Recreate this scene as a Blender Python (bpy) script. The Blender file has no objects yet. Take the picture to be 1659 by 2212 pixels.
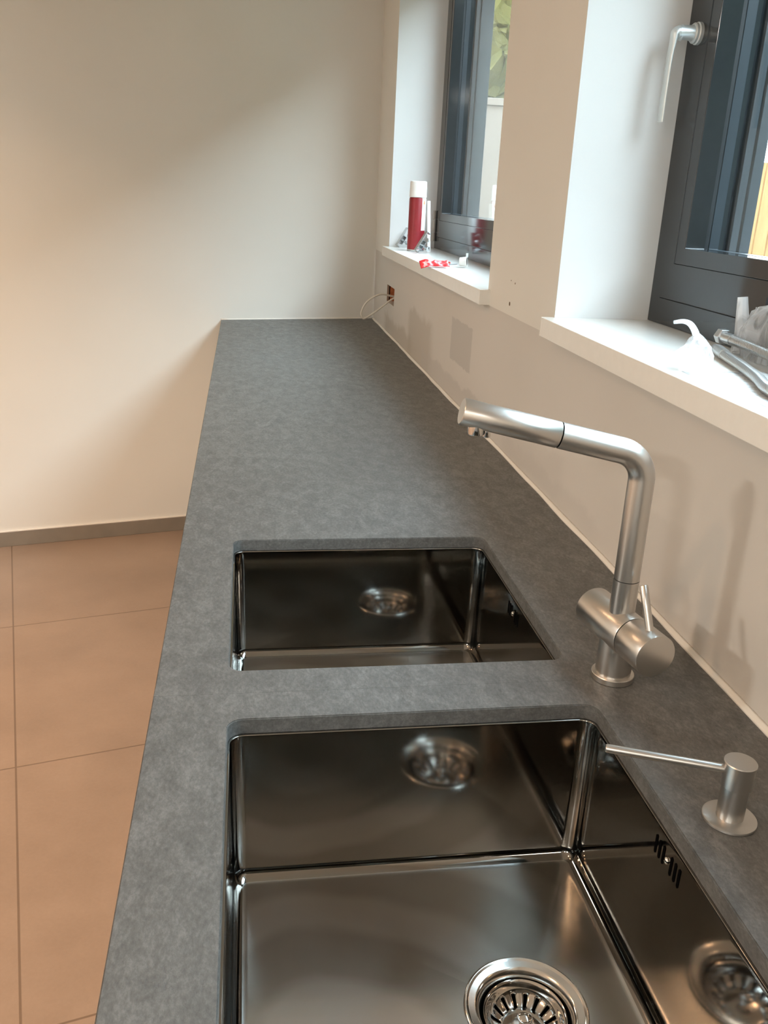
import bpy, bmesh, math, random
from mathutils import Vector, Matrix, noise
random.seed(7)
S = bpy.context.scene
C = S.collection
PI = math.pi

# ------------------------------------------------------------------ camera
cam_d = bpy.data.cameras.new('camera'); cam = bpy.data.objects.new('camera', cam_d); C.objects.link(cam)
cam.location = (-0.5428, 0.0, 1.4222)
cam.rotation_euler = (math.radians(70.0884), math.radians(-2.5129), math.radians(-8.3487))
cam_d.sensor_fit = 'VERTICAL'; cam_d.sensor_height = 36.0
cam_d.lens = 1912.68 / 2212 * 36.0
cam_d.clip_start = 0.02
S.camera = cam

# ------------------------------------------------------------------ exposure, sky, lamps
S.view_settings.view_transform = 'Standard'; S.view_settings.look = 'None'
S.view_settings.gamma = 1; S.view_settings.use_curve_mapping = False
S.view_settings.exposure = 0.0

wd = bpy.data.worlds.new('sky'); S.world = wd; wd.use_nodes = True
nt = wd.node_tree; bg = nt.nodes['Background']
tc = nt.nodes.new('ShaderNodeTexCoord'); sp = nt.nodes.new('ShaderNodeSeparateXYZ'); rp = nt.nodes.new('ShaderNodeValToRGB')
nt.links.new(tc.outputs['Generated'], sp.inputs[0]); nt.links.new(sp.outputs['Z'], rp.inputs[0]); nt.links.new(rp.outputs[0], bg.inputs[0])
rp.color_ramp.elements[0].position = 0.0; rp.color_ramp.elements[0].color = (0.91, 0.955, 1.0, 1)
rp.color_ramp.elements[1].position = 0.7; rp.color_ramp.elements[1].color = (0.72, 0.86, 1.0, 1)
bg.inputs[1].default_value = 19.0

def area(name, loc, size, power, color, rot=(0, 0, 0), shape='DISK', sy=None):
    d = bpy.data.lights.new(name, 'AREA'); d.shape = shape; d.size = size
    if sy: d.size_y = sy
    d.energy = power; d.color = color
    o = bpy.data.objects.new(name, d); o.location = loc; o.rotation_euler = rot; C.objects.link(o); return o
WARM = (1.0, 0.60, 0.34)
for (lx, ly) in ((-1.9, 2.2), (-1.9, 0.3), (-3.2, 2.0)):
    lamp = area('ceiling_lamp_light', (lx, ly, 2.56), 0.16, 15.0, WARM); lamp.data.spread = math.radians(118)
for (lx, ly, pw) in ((-3.6, 0.9, 70.0), (-2.5, -1.8, 64.0), (-1.2, -2.2, 20.0)):
    area('room_fill_light', (lx, ly, 2.30), 0.40, pw, (1.0, 0.94, 0.86))  # soft fill lights added to brighten the window wall, not real pendants
for (y0, y1) in ((2.006, 3.50), (0.10, 1.539)):
    p = area('window_portal', (0.33, (y0 + y1) / 2, 1.76), y1 - y0, 1, (1, 1, 1), (0, PI / 2, 0), 'RECTANGLE', None)
    p.data.shape = 'RECTANGLE'; p.data.size = 1.08; p.data.size_y = y1 - y0
    p.data.cycles.is_portal = True

# ------------------------------------------------------------------ materials
def lin(r, g, b):
    f = lambda c: (c / 255 / 12.92) if c / 255 <= 0.04045 else ((c / 255 + 0.055) / 1.055) ** 2.4
    return (f(r), f(g), f(b), 1)

class M:
    """small node helper"""
    def __init__(s, name):
        s.m = bpy.data.materials.new(name); s.m.use_nodes = True; s.t = s.m.node_tree
        s.b = s.t.nodes['Principled BSDF']; s.out = s.t.nodes['Material Output']; s._c = None
    def n(s, typ, **kw):
        x = s.t.nodes.new(typ)
        for k, v in kw.items(): setattr(x, k, v)
        return x
    def l(s, a, b): s.t.links.new(a, b)
    def co(s, scale=(1, 1, 1), rot=(0, 0, 0)):
        if not s._c: s._c = s.n('ShaderNodeTexCoord')
        mp = s.n('ShaderNodeMapping'); mp.inputs['Scale'].default_value = scale; mp.inputs['Rotation'].default_value = rot
        s.l(s._c.outputs['Object'], mp.inputs[0]); return mp.outputs[0]
    def noise(s, scale, detail=4, rough=0.5, vec=None, dist=0):
        x = s.n('ShaderNodeTexNoise'); x.inputs['Scale'].default_value = scale; x.inputs['Detail'].default_value = detail
        x.inputs['Roughness'].default_value = rough; x.inputs['Distortion'].default_value = dist
        s.l(vec if vec else s.co(), x.inputs['Vector']); return x.outputs['Fac']
    def ramp(s, fac, stops):
        r = s.n('ShaderNodeValToRGB'); e = r.color_ramp.elements
        while len(e) < len(stops): e.new(0.5)
        for i, (p, c) in enumerate(stops):
            e[i].position = p; e[i].color = c if len(c) == 4 else (*c, 1)
        s.l(fac, r.inputs[0]); return r.outputs[0]
    def mapr(s, v, a, b, c, d):
        x = s.n('ShaderNodeMapRange'); x.interpolation_type = 'SMOOTHSTEP'
        for i, k in enumerate((a, b, c, d)): x.inputs[i + 1].default_value = k
        s.l(v, x.inputs[0]); return x.outputs[0]
    def mix(s, f, a, b, blend='MIX'):
        x = s.n('ShaderNodeMix', data_type='RGBA', blend_type=blend)
        for i, k in ((0, f), (6, a), (7, b)):
            if isinstance(k, (float, int)): x.inputs[i].default_value = k
            elif isinstance(k, tuple): x.inputs[i].default_value = k
            else: s.l(k, x.inputs[i])
        return x.outputs[2]
    def math(s, op, a, b=0.0):
        x = s.n('ShaderNodeMath', operation=op)
        for i, k in enumerate((a, b)):
            if isinstance(k, (float, int)): x.inputs[i].default_value = k
            else: s.l(k, x.inputs[i])
        return x.outputs[0]
    def bump(s, h, strength=0.2, dist=0.001):
        x = s.n('ShaderNodeBump'); x.inputs['Strength'].default_value = strength; x.inputs['Distance'].default_value = dist
        s.l(h, x.inputs['Height']); s.l(x.outputs[0], s.b.inputs['Normal'])
    def set(s, **kw):
        for k, v in kw.items():
            k = {'color': 'Base Color', 'rough': 'Roughness', 'metal': 'Metallic', 'spec': 'Specular IOR Level', 'trans': 'Transmission Weight',
                 'coat': 'Coat Weight', 'coatr': 'Coat Roughness', 'ior': 'IOR', 'aniso': 'Anisotropic', 'sss': 'Subsurface Weight', 'alpha': 'Alpha'}[k]
            if isinstance(v, (float, int, tuple)): s.b.inputs[k].default_value = v
            else: s.l(v, s.b.inputs[k])
        return s

def plain(name, col, rough=0.5, metal=0.0, var=0.06, scale=30, **kw):
    m = M(name); n = m.noise(scale)
    c2 = tuple(min(1, x * (1 + var)) for x in col[:3]) + (1,); c1 = tuple(x * (1 - var) for x in col[:3]) + (1,)
    m.set(color=m.ramp(n, [(0.3, c1), (0.7, c2)]), rough=rough, metal=metal, **kw); return m.m

def paint(name, col, bump=0.12):
    m = M(name); n = m.noise(2.2, 3); f = m.noise(450, 3)
    c1 = tuple(x * 0.97 for x in col[:3]) + (1,)
    m.set(color=m.ramp(n, [(0.35, c1), (0.65, col)]), rough=0.62, spec=0.3); m.bump(f, bump, 0.0006); return m.m

def box_mask(m, ysep, zsep, y0, y1, z0, z1, soft, wob):
    """1 inside a rectangle on the wall, edge wobbling with noise"""
    a = m.math('ADD', ysep, wob); b = m.math('ADD', zsep, wob)
    r = m.math('MULTIPLY', m.mapr(a, y0 - soft, y0 + soft, 0, 1), m.mapr(a, y1 - soft, y1 + soft, 1, 0))
    return m.math('MULTIPLY', r, m.math('MULTIPLY', m.mapr(b, z0 - soft * .3, z0 + soft * .3, 0, 1), m.mapr(b, z1 - soft * .3, z1 + soft * .3, 1, 0)))

WALLC = (0.76, 0.735, 0.675, 1)
mat_wall = paint('wall_paint', WALLC)
mat_reveal = paint('reveal_paint', (0.74, 0.75, 0.745, 1), 0.06)
mat_ceiling = paint('ceiling_paint', (0.82, 0.80, 0.76, 1))

def make_plaster():
    m = M('backsplash_plaster')
    co = m.n('ShaderNodeTexCoord'); s = m.n('ShaderNodeSeparateXYZ'); m.l(co.outputs['Object'], s.inputs[0])
    Y, Z = s.outputs['Y'], s.outputs['Z']
    w = m.math('MULTIPLY', m.math('SUBTRACT', m.noise(9, 5, .65), 0.5), 0.09)
    wf = m.math('MULTIPLY', m.math('SUBTRACT', m.noise(40, 4, .7), 0.5), 0.02)
    base = m.ramp(m.noise(1.6, 3), [(0.3, (0.60, 0.565, 0.515, 1)), (0.7, (0.64, 0.605, 0.56, 1))])
    grey = (0.50, 0.475, 0.44, 1); dirt = (0.42, 0.375, 0.31, 1)
    c = m.mix(m.math('MULTIPLY', box_mask(m, Y, Z, 2.13, 2.36, 1.005, 1.115, 0.006, wf), 0.85), base, grey)
    c = m.mix(m.math('MULTIPLY', box_mask(m, Y, Z, 2.62, 3.02, 0.88, 1.055, 0.05, w), 0.55), c, dirt)
    c = m.mix(m.math('MULTIPLY', box_mask(m, Y, Z, 2.95, 3.55, 0.88, 0.965, 0.05, w), 0.6), c, dirt)
    c = m.mix(m.math('MULTIPLY', box_mask(m, Y, Z, 2.02, 2.75, 0.88, 0.962, 0.02, w), 0.55), c, grey)
    c = m.mix(m.math('MULTIPLY', box_mask(m, Y, Z, 1.25, 2.1, 0.88, 0.945, 0.04, w), 0.35), c, grey)
    c = m.mix(m.math('MULTIPLY', box_mask(m, Y, Z, 1.42, 1.80, 0.90, 1.0, 0.03, w), 0.25), c, grey)
    c = m.mix(m.math('MULTIPLY', box_mask(m, Y, Z, 0.95, 1.12, 0.88, 1.03, 0.03, w), 0.22), c, grey)
    m.set(color=c, rough=0.75, spec=0.25); m.bump(m.noise(220, 4), 0.15, 0.0006)
    return m.m
mat_plaster = make_plaster()

def make_counter():
    m = M('slate_ceramic')
    st = m.co((1, 0.55, 1), (0, 0, math.radians(28)))
    big = m.noise(3.2, 4, .55); mid = m.noise(48, 6, .72, st, .6); fine = m.noise(260, 6, .8, st)
    crack = m.n('ShaderNodeTexNoise'); crack.inputs['Scale'].default_value = 26; crack.inputs['Detail'].default_value = 8; crack.inputs['Roughness'].default_value = .65
    m.l(st, crack.inputs['Vector'])
    cr = m.math('ABSOLUTE', m.math('SUBTRACT', crack.outputs['Fac'], 0.47))
    crm = m.mapr(cr, 0.0, 0.012, 1, 0)
    crm = m.math('MULTIPLY', crm, m.mapr(m.noise(11, 3), 0.52, 0.62, 0, 1))
    k = m.math('ADD', m.math('MULTIPLY', mid, 0.44), m.math('MULTIPLY', fine, 0.56))
    c = m.ramp(k, [(0.34, (0.056, 0.057, 0.054, 1)), (0.5, (0.112, 0.113, 0.108, 1)), (0.66, (0.205, 0.206, 0.198, 1))])
    c = m.mix(m.math('MULTIPLY', crm, 0.55), c, (0.045, 0.044, 0.042, 1))
    c = m.mix(m.mapr(big, 0.3, 0.7, 0.0, 0.12), c, (0.07, 0.07, 0.068, 1))
    m.set(color=c, rough=m.mapr(k, 0.35, 0.65, 0.48, 0.36), spec=0.62)
    m.bump(m.math('SUBTRACT', k, m.math('MULTIPLY', crm, 0.4)), 0.40, 0.0008)
    return m.m
mat_counter = make_counter()

def make_steel(name, base=(0.50, 0.485, 0.46, 1), rough=0.2, stretch=(1, 60, 60), var=0.06, smear=0.0, bs=0.03):
    m = M(name)
    streak = m.noise(14, 5, .6, m.co(stretch))
    r = m.math('ADD', m.math('MULTIPLY', m.math('SUBTRACT', streak, 0.5), var), rough)
    if smear:
        sm = m.noise(6.0, 1.5, .4, m.co((1, .6, 1)), .9)
        r = m.math('ADD', r, m.mapr(sm, 0.34, 0.68, 0.0, smear))
        c = m.mix(m.mapr(sm, 0.34, 0.68, 0.0, 0.3), base, tuple(x * 1.12 for x in base[:3]) + (1,))
        m.set(color=c)
    else: m.set(color=base)
    m.set(rough=r, metal=1.0); m.bump(streak, bs, 0.0004)
    return m.m
mat_sink = make_steel('shaded_sink_steel', (0.27, 0.262, 0.245, 1), 0.055, (24, 24, .6), 0.02, 0.035, 0.006)  # basin walls: same steel, colour darkened for the dark they reflect
mat_sink_floor = make_steel('lit_sink_floor_steel', (0.56, 0.56, 0.545, 1), 0.17, (24, .6, 1), 0.02, 0.08, 0.006)  # basin floor: same steel, colour lightened for the ceiling it mirrors
mat_faucet = make_steel('brushed_faucet_steel', (0.62, 0.60, 0.57, 1), 0.305, (1, 1, 6), 0.0, 0, 0.0)
mat_disp = make_steel('satin_dispenser_steel', (0.55, 0.545, 0.53, 1), 0.31, (1, 1, 6), 0.01, 0, 0.0)
mat_polish = make_steel('polished_steel', (0.68, 0.66, 0.63, 1), 0.09, (1, 1, 1), 0.02)
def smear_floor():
    m = [x for x in bpy.data.materials if x.name == 'lit_sink_floor_steel'][0]
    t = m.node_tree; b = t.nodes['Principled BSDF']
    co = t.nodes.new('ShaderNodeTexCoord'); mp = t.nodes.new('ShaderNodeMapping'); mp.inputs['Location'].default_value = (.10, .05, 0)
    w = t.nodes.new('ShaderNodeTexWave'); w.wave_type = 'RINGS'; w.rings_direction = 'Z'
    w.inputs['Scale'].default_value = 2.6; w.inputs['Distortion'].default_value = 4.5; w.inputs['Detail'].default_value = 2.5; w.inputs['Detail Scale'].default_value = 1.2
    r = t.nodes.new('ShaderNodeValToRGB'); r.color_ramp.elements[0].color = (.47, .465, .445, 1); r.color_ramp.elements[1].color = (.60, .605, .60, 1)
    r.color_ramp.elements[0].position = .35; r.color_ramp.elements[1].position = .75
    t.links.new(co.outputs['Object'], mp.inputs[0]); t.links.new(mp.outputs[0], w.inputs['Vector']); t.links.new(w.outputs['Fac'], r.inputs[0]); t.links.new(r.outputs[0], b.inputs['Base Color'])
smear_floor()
mat_flange = make_steel('drain_flange_steel', (0.80, 0.79, 0.76, 1), 0.16, (1, 1, 1), 0.02)
mat_zinc = make_steel('galvanised_steel', (0.60, 0.62, 0.63, 1), 0.34, (4, 4, 4), 0.1)
mat_handle = plain('satin_silver_handle', (0.62, 0.66, 0.66, 1), 0.34, 0.55, 0.03)
mat_black = plain('black_void', (0.002, 0.002, 0.002, 1), 0.9, spec=0.02)
mat_rubber = plain('black_gasket', (0.010, 0.012, 0.015, 1), 0.5)
mat_frame = plain('anthracite_lacquer', (0.022, 0.026, 0.030, 1), 0.09, 0.0, 0.04, 60, spec=0.55)
mat_frame_out = plain('anthracite_outer_frame', (0.026, 0.034, 0.042, 1), 0.35, 0.0, 0.04, 60, spec=0.35)
mat_sill = plain('white_sill_board', (0.84, 0.82, 0.77, 1), 0.24, 0.0, 0.015, 60)
mat_caulk = plain('white_silicone', (0.82, 0.78, 0.71, 1), 0.35, 0, 0.02)
mat_white = plain('white_plastic', (0.86, 0.86, 0.84, 1), 0.3, 0, 0.02)
mat_cable = plain('grey_cable_sheath', (0.62, 0.58, 0.50, 1), 0.5, 0, 0.04)
mat_render_out = plain('outer_grey_render', (0.30, 0.33, 0.36, 1), 0.8, 0, 0.08, 90)
mat_cabinet = plain('cabinet_front', (0.62, 0.60, 0.56, 1), 0.45, 0, 0.02)

def make_floor():
    m = M('floor_tiles')
    co = m.n('ShaderNodeTexCoord'); mp = m.n('ShaderNodeMapping')
    TILE = 0.81
    # tile joints run square to the end wall
    a = math.atan(0.2397)
    mp.inputs['Rotation'].default_value = (0, 0, -a)
    m.l(co.outputs['Object'], mp.inputs[0])
    s = m.n('ShaderNodeSeparateXYZ'); m.l(mp.outputs[0], s.inputs[0])
    ca, sa = math.cos(a), math.sin(a)
    # joint crossing at world (-1.135, 2.01)
    px = -1.135 * ca + 2.01 * sa; py = 1.135 * sa + 2.01 * ca
    def joint(v, off):
        f = m.math('FRACT', m.math('DIVIDE', m.math('SUBTRACT', v, off - 40 * TILE), TILE))
        d = m.math('MINIMUM', f, m.math('SUBTRACT', 1.0, f))
        return m.mapr(d, 0.0015, 0.0042, 1, 0), m.math('FLOOR', m.math('DIVIDE', m.math('SUBTRACT', v, off - 40 * TILE), TILE))
    jx, fx = joint(s.outputs['X'], px); jy, fy = joint(s.outputs['Y'], py)
    j = m.math('MAXIMUM', jx, jy)
    cloud = m.noise(2.6, 5, .6); fine = m.noise(120, 4, .7)
    c = m.ramp(m.math('ADD', m.math('MULTIPLY', cloud, 0.8), m.math('MULTIPLY', fine, 0.2)), [(0.35, (0.265, 0.192, 0.142, 1)), (0.65, (0.345, 0.255, 0.192, 1))])
    wn = m.n('ShaderNodeTexWhiteNoise', noise_dimensions='2D'); cb = m.n('ShaderNodeCombineXYZ'); m.l(fx, cb.inputs[0]); m.l(fy, cb.inputs[1]); m.l(cb.outputs[0], wn.inputs['Vector'])
    c = m.mix(m.math('MULTIPLY', wn.outputs['Value'], 0.10), c, (0.28, 0.19, 0.135, 1))
    c = m.mix(m.math('MULTIPLY', j, 0.75), c, (0.13, 0.085, 0.055, 1))
    m.set(color=c, rough=m.mapr(cloud, 0.3, 0.7, 0.32, 0.42)); m.bump(m.math('SUBTRACT', m.math('MULTIPLY', fine, 0.1), j), 0.3, 0.001)
    return m.m
mat_floor = make_floor()
mat_skirt = plain('skirting_tile', (0.235, 0.20, 0.16, 1), 0.4, 0, 0.08, 12)

def make_glass():
    m = M('window_glass'); t = m.t
    tr = m.n('ShaderNodeBsdfTransparent'); tr.inputs[0].default_value = (0.93, 0.97, 0.96, 1)
    gl = m.n('ShaderNodeBsdfGlossy'); gl.inputs['Roughness'].default_value = 0.0
    fr = m.n('ShaderNodeFresnel'); ge = m.n('ShaderNodeNewGeometry')
    m.l(m.math('ADD', 1.45, m.math('MULTIPLY', ge.outputs['Backfacing'], 1 / 1.45 - 1.45)), fr.inputs['IOR'])
    mx = m.n('ShaderNodeMixShader'); m.l(fr.outputs[0], mx.inputs[0]); m.l(tr.outputs[0], mx.inputs[1]); m.l(gl.outputs[0], mx.inputs[2])
    m.l(mx.outputs[0], m.out.inputs[0]); t.nodes.remove(m.b); return m.m
mat_glass = make_glass()

def make_film(name, opac, col=(0.93, 0.95, 0.97, 1)):
    m = M(name)
    tr = m.n('ShaderNodeBsdfTransparent')
    m.set(color=col, rough=0.18, spec=0.8)
    tl = m.n('ShaderNodeBsdfTranslucent'); tl.inputs[0].default_value = col
    m2 = m.n('ShaderNodeMixShader'); m2.inputs[0].default_value = 0.5; m.l(m.b.outputs[0], m2.inputs[1]); m.l(tl.outputs[0], m2.inputs[2])
    mx = m.n('ShaderNodeMixShader')
    f = m.mapr(m.noise(38, 3, .5, m.co((1, 1, .5)), 1.0), 0.42, 0.6, opac * .6, min(1, opac * 1.5))
    m.l(f, mx.inputs[0]); m.l(tr.outputs[0], mx.inputs[1]); m.l(m2.outputs[0], mx.inputs[2])
    m.l(mx.outputs[0], m.out.inputs[0]); return m.m
mat_film = make_film('clear_plastic_film', 0.42)
mat_film_knot = make_film('bunched_plastic_film', 0.8)

def make_wood():
    m = M('timber_boards')
    g = m.noise(5, 6, .6, m.co((12, 12, 1)), .4)
    m.set(color=m.ramp(g, [(0.3, (0.17, 0.085, 0.025, 1)), (0.7, (0.25, 0.14, 0.05, 1))]), rough=0.65); m.bump(g, .3, .002); return m.m
mat_wood = make_wood()
mat_beige_out = plain('beige_render', (0.105, 0.083, 0.066, 1), 0.85, 0, 0.05, 5)
mat_ground = plain('outdoor_lawn', (0.05, 0.065, 0.025, 1), 0.85, 0, 0.1, 8)
def make_leaf():
    m = M('hedge_leaves'); n = m.noise(12, 5, .7)
    m.set(color=m.ramp(n, [(0.3, (0.05, 0.048, 0.012, 1)), (0.7, (0.09, 0.078, 0.028, 1))]), rough=0.9, spec=0.1); m.bump(n, .6, .03); return m.m
mat_leaf = make_leaf()
mat_leaf_dark = plain('screen_hedge_leaves', (0.020, 0.032, 0.018, 1), .9, 0, .5, 6, spec=.1)

# ------------------------------------------------------------------ mesh helpers
def obj(name, bm, mat, parent=None, loc=None, smooth=False, bevel=None, auto=None):
    bmesh.ops.remove_doubles(bm, verts=bm.verts, dist=1e-6)
    me = bpy.data.meshes.new(name); bmesh.ops.recalc_face_normals(bm, faces=bm.faces)
    if smooth:
        for f in bm.faces: f.smooth = True
    bm.to_mesh(me); bm.free()
    for m in (mat if isinstance(mat, (list, tuple)) else [mat]): me.materials.append(m)
    o = bpy.data.objects.new(name, me); C.objects.link(o)
    if parent: o.parent = parent
    if loc: o.location = loc
    if auto is not None:
        me.set_sharp_from_angle(angle=math.radians(auto))
    if bevel:
        b = o.modifiers.new('bevel', 'BEVEL'); b.width = bevel; b.segments = 2; b.limit_method = 'ANGLE'; b.angle_limit = math.radians(40)
    return o
def box(bm, x0, x1, y0, y1, z0, z1, mi=0):
    v = [bm.verts.new(p) for p in ((x0, y0, z0), (x1, y0, z0), (x1, y1, z0), (x0, y1, z0), (x0, y0, z1), (x1, y0, z1), (x1, y1, z1), (x0, y1, z1))]
    for f in ((0, 3, 2, 1), (4, 5, 6, 7), (0, 1, 5, 4), (1, 2, 6, 5), (2, 3, 7, 6), (3, 0, 4, 7)):
        fc = bm.faces.new([v[i] for i in f]); fc.material_index = mi
    return v
def prism(bm, poly, z0, z1):
    a = [bm.verts.new((x, y, z0)) for x, y in poly]; b = [bm.verts.new((x, y, z1)) for x, y in poly]
    n = len(poly); bm.faces.new(a[::-1]); bm.faces.new(b)
    for i in range(n): bm.faces.new((a[i], a[(i + 1) % n], b[(i + 1) % n], b[i]))
def loft(bm, loops, close=True, cap0=False, cap1=False):
    vs = [[bm.verts.new(p) for p in L] for L in loops]
    for a, b in zip(vs, vs[1:]):
        n = len(a)
        for i in range(n if close else n - 1):
            bm.faces.new((a[i], a[(i + 1) % n], b[(i + 1) % n], b[i]))
    if cap0: bm.faces.new(vs[0][::-1])
    if cap1: bm.faces.new(vs[-1])
    return vs
def lathe(bm, prof, seg=64, M4=None, center=(0, 0, 0)):
    loops = []
    for r, z in prof:
        loops.append([Vector((center[0] + r * math.cos(2 * PI * i / seg), center[1] + r * math.sin(2 * PI * i / seg), center[2] + z)) for i in range(seg)])
    if M4 is not None: loops = [[M4 @ p for p in L] for L in loops]
    return loft(bm, loops, True)
def frame_from(axis, origin):
    z = Vector(axis).normalized(); u = Vector((0, 0, 1)) if abs(z.z) < .9 else Vector((1, 0, 0))
    x = u.cross(z).normalized(); y = z.cross(x)
    return Matrix(((x.x, y.x, z.x, origin[0]), (x.y, y.y, z.y, origin[1]), (x.z, y.z, z.z, origin[2]), (0, 0, 0, 1)))
def tube(bm, pts, r, seg=16, caps=True):
    """pts: list of Vectors; r float or list"""
    pts = [Vector(p) for p in pts]; n = len(pts); rs = r if isinstance(r, (list, tuple)) else [r] * n
    t = [(pts[min(i + 1, n - 1)] - pts[max(i - 1, 0)]).normalized() for i in range(n)]
    u = Vector((0, 0, 1)) if abs(t[0].z) < .9 else Vector((1, 0, 0)); nx = (u - t[0] * u.dot(t[0])).normalized()
    loops = []
    for i in range(n):
        nx = (nx - t[i] * nx.dot(t[i])).normalized(); ny = t[i].cross(nx)
        loops.append([pts[i] + rs[i] * (math.cos(2 * PI * k / seg) * nx + math.sin(2 * PI * k / seg) * ny) for k in range(seg)])
    loft(bm, loops, True, caps, caps)
def smooth_path(ctrl, k=10):
    c = [Vector(p) for p in ctrl]; c = [c[0] * 2 - c[1]] + c + [c[-1] * 2 - c[-2]]; out = []
    for i in range(1, len(c) - 2):
        for j in range(k):
            t = j / k; a, b, d, e = c[i - 1], c[i], c[i + 1], c[i + 2]
            out.append(0.5 * ((2 * b) + (d - a) * t + (2 * a - 5 * b + 4 * d - e) * t * t + (-a + 3 * b - 3 * d + e) * t ** 3))
    out.append(c[-2]); return out
def cyl_profile(r, h, b):
    """closed cylinder with rounded rims"""
    return [(0, 0), (r - b, 0), (r - b * .3, b * .3), (r, b), (r, h - b), (r - b * .3, h - b * .3), (r - b, h), (0, h)]
def rrect(x0, x1, y0, y1, r, k=8, side=0):
    out = []
    for cx, cy, a0 in ((x1 - r, y1 - r, 0), (x0 + r, y1 - r, 90), (x0 + r, y0 + r, 180), (x1 - r, y0 + r, 270)):
        for i in range(k + 1):
            a = math.radians(a0 + 90 * i / k); out.append((cx + r * math.cos(a), cy + r * math.sin(a)))
    if side:
        res = []; n = len(out)
        for i in range(n):
            res.append(out[i])
            if i % (k + 1) == k:
                (ax_, ay_), (bx_, by_) = out[i], out[(i + 1) % n]
                for j in range(1, side + 1):
                    t = j / (side + 1); res.append((ax_ + (bx_ - ax_) * t, ay_ + (by_ - ay_) * t))
        return res
    return out
def thing(name, label, cat, loc=(0, 0, 0), group=None, rotz=0):
    o = bpy.data.objects.new(name, None); C.objects.link(o); o.location = loc; o.rotation_euler = (0, 0, rotz); o.empty_display_size = .05
    return tag(o, label, cat, group)
def tag(o, label, cat, group=None):
    o['label'] = label; o['category'] = cat
    if group: o['group'] = group
    return o
def struct(o, label=None):
    o['kind'] = 'structure'
    if label: o['label'] = label
    return o

# ------------------------------------------------------------------ dimensions
Z0 = 0.900            # worktop surface
WD = 0.646            # worktop depth
YF, K = 3.882, 0.2397 # end wall: y = YF + K*x
SILL = 1.224
XF = 0.175            # window frame face
XO = 0.31             # outer face of the window wall
W1 = (2.006, 3.502); W2 = (0.10, 1.541); WTOP = 2.30
yw = lambda x: YF + K * x

# ------------------------------------------------------------------ room shell
bm = bmesh.new(); box(bm, -5.2, 0.0, -3.3, 4.2, -0.1, 0.0); struct(obj('floor', bm, mat_floor), 'brownish beige tiled floor')
bm = bmesh.new(); box(bm, -5.2, XO, -3.3, 4.2, 2.62, 2.74); struct(obj('ceiling', bm, mat_ceiling), 'white ceiling')
bm = bmesh.new(); prism(bm, [(-5.2, yw(-5.2)), (XO, yw(XO)), (XO, yw(XO) + .2), (-5.2, yw(-5.2) + .2)], 0, 2.62)
struct(obj('wall_far', bm, mat_wall), 'plain cream end wall beyond the worktop')
bm = bmesh.new(); box(bm, -5.2, -5.0, -3.3, yw(-5.1), 0, 2.62); struct(obj('wall_left', bm, mat_wall))
bm = bmesh.new(); box(bm, -5.0, XO, -3.3, -3.1, 0, 2.62); struct(obj('wall_back', bm, mat_wall))
# window wall: outer coat is a body 3 mm behind the painted face below sill height
bm = bmesh.new()
LX = 0.003
HY0, HY1, HZ0, HZ1 = 3.345, 3.525, 1.017, 1.081      # open wall box
ZL = SILL - 0.034
box(bm, LX, XO, -3.1, HY0, 0, ZL); box(bm, LX, XO, HY1, yw(0), 0, ZL)
box(bm, LX, XO, HY0, HY1, 0, HZ0); box(bm, LX, XO, HY0, HY1, HZ1, ZL); box(bm, 0.06, XO, HY0, HY1, HZ0, HZ1)
struct(obj('wall_right', bm, mat_plaster), 'unpainted patchy plaster strip between worktop and window sills')
bm = bmesh.new()
for a, b in ((-3.1, W2[0]), (W2[1], W1[0]), (W1[1], yw(0))): box(bm, 0, XO, a, b, ZL, 2.62)
for a, b in (W1, W2): box(bm, 0, XO, a, b, WTOP, 2.62)
o = struct(obj('wall_right_upper', bm, [mat_wall, mat_reveal]), 'cream painted wall and pier around the two windows')
for f in o.data.polygons:                            # window reveals take a whiter, less yellow colour
    if abs(f.normal.y) > .9 and f.center.y < 3.7 and f.center.y > 0: f.material_index = 1
    if f.normal.z < -.9: f.material_index = 1
# small nail marks on the pier
bm = bmesh.new()
for (y, z, s) in ((1.827, 1.213, .0045), (1.80, 1.257, .002), (1.83, 1.26, .0014)):
    lathe(bm, [(0, 0), (s, 0), (s * .9, .0006), (0, .0007)], 12, frame_from((-1, 0, .0), (0.0001, y, z)))
struct(obj('trim_5', bm, plain('nail_mark', (0.16, 0.11, 0.07, 1), .8)), 'small dark nail marks low on the cream pier')

bm = bmesh.new(); prism(bm, [(-5.0, yw(-5.0) - .010), (-0.60, yw(-.60) - .010), (-0.60, yw(-.60)), (-5.0, yw(-5.0))], 0, 0.062)
struct(obj('baseboard_far', bm, mat_skirt, bevel=.0015), 'brown tiled skirting along the end wall')
bm = bmesh.new(); prism(bm, [(-5.0, yw(-5.0) - .0085), (-0.60, yw(-.60) - .0085), (-0.60, yw(-.60)), (-5.0, yw(-5.0))], 0.062, 0.0655)
struct(obj('trim_1', bm, mat_caulk), 'pale sealant line on top of the skirting')

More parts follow.
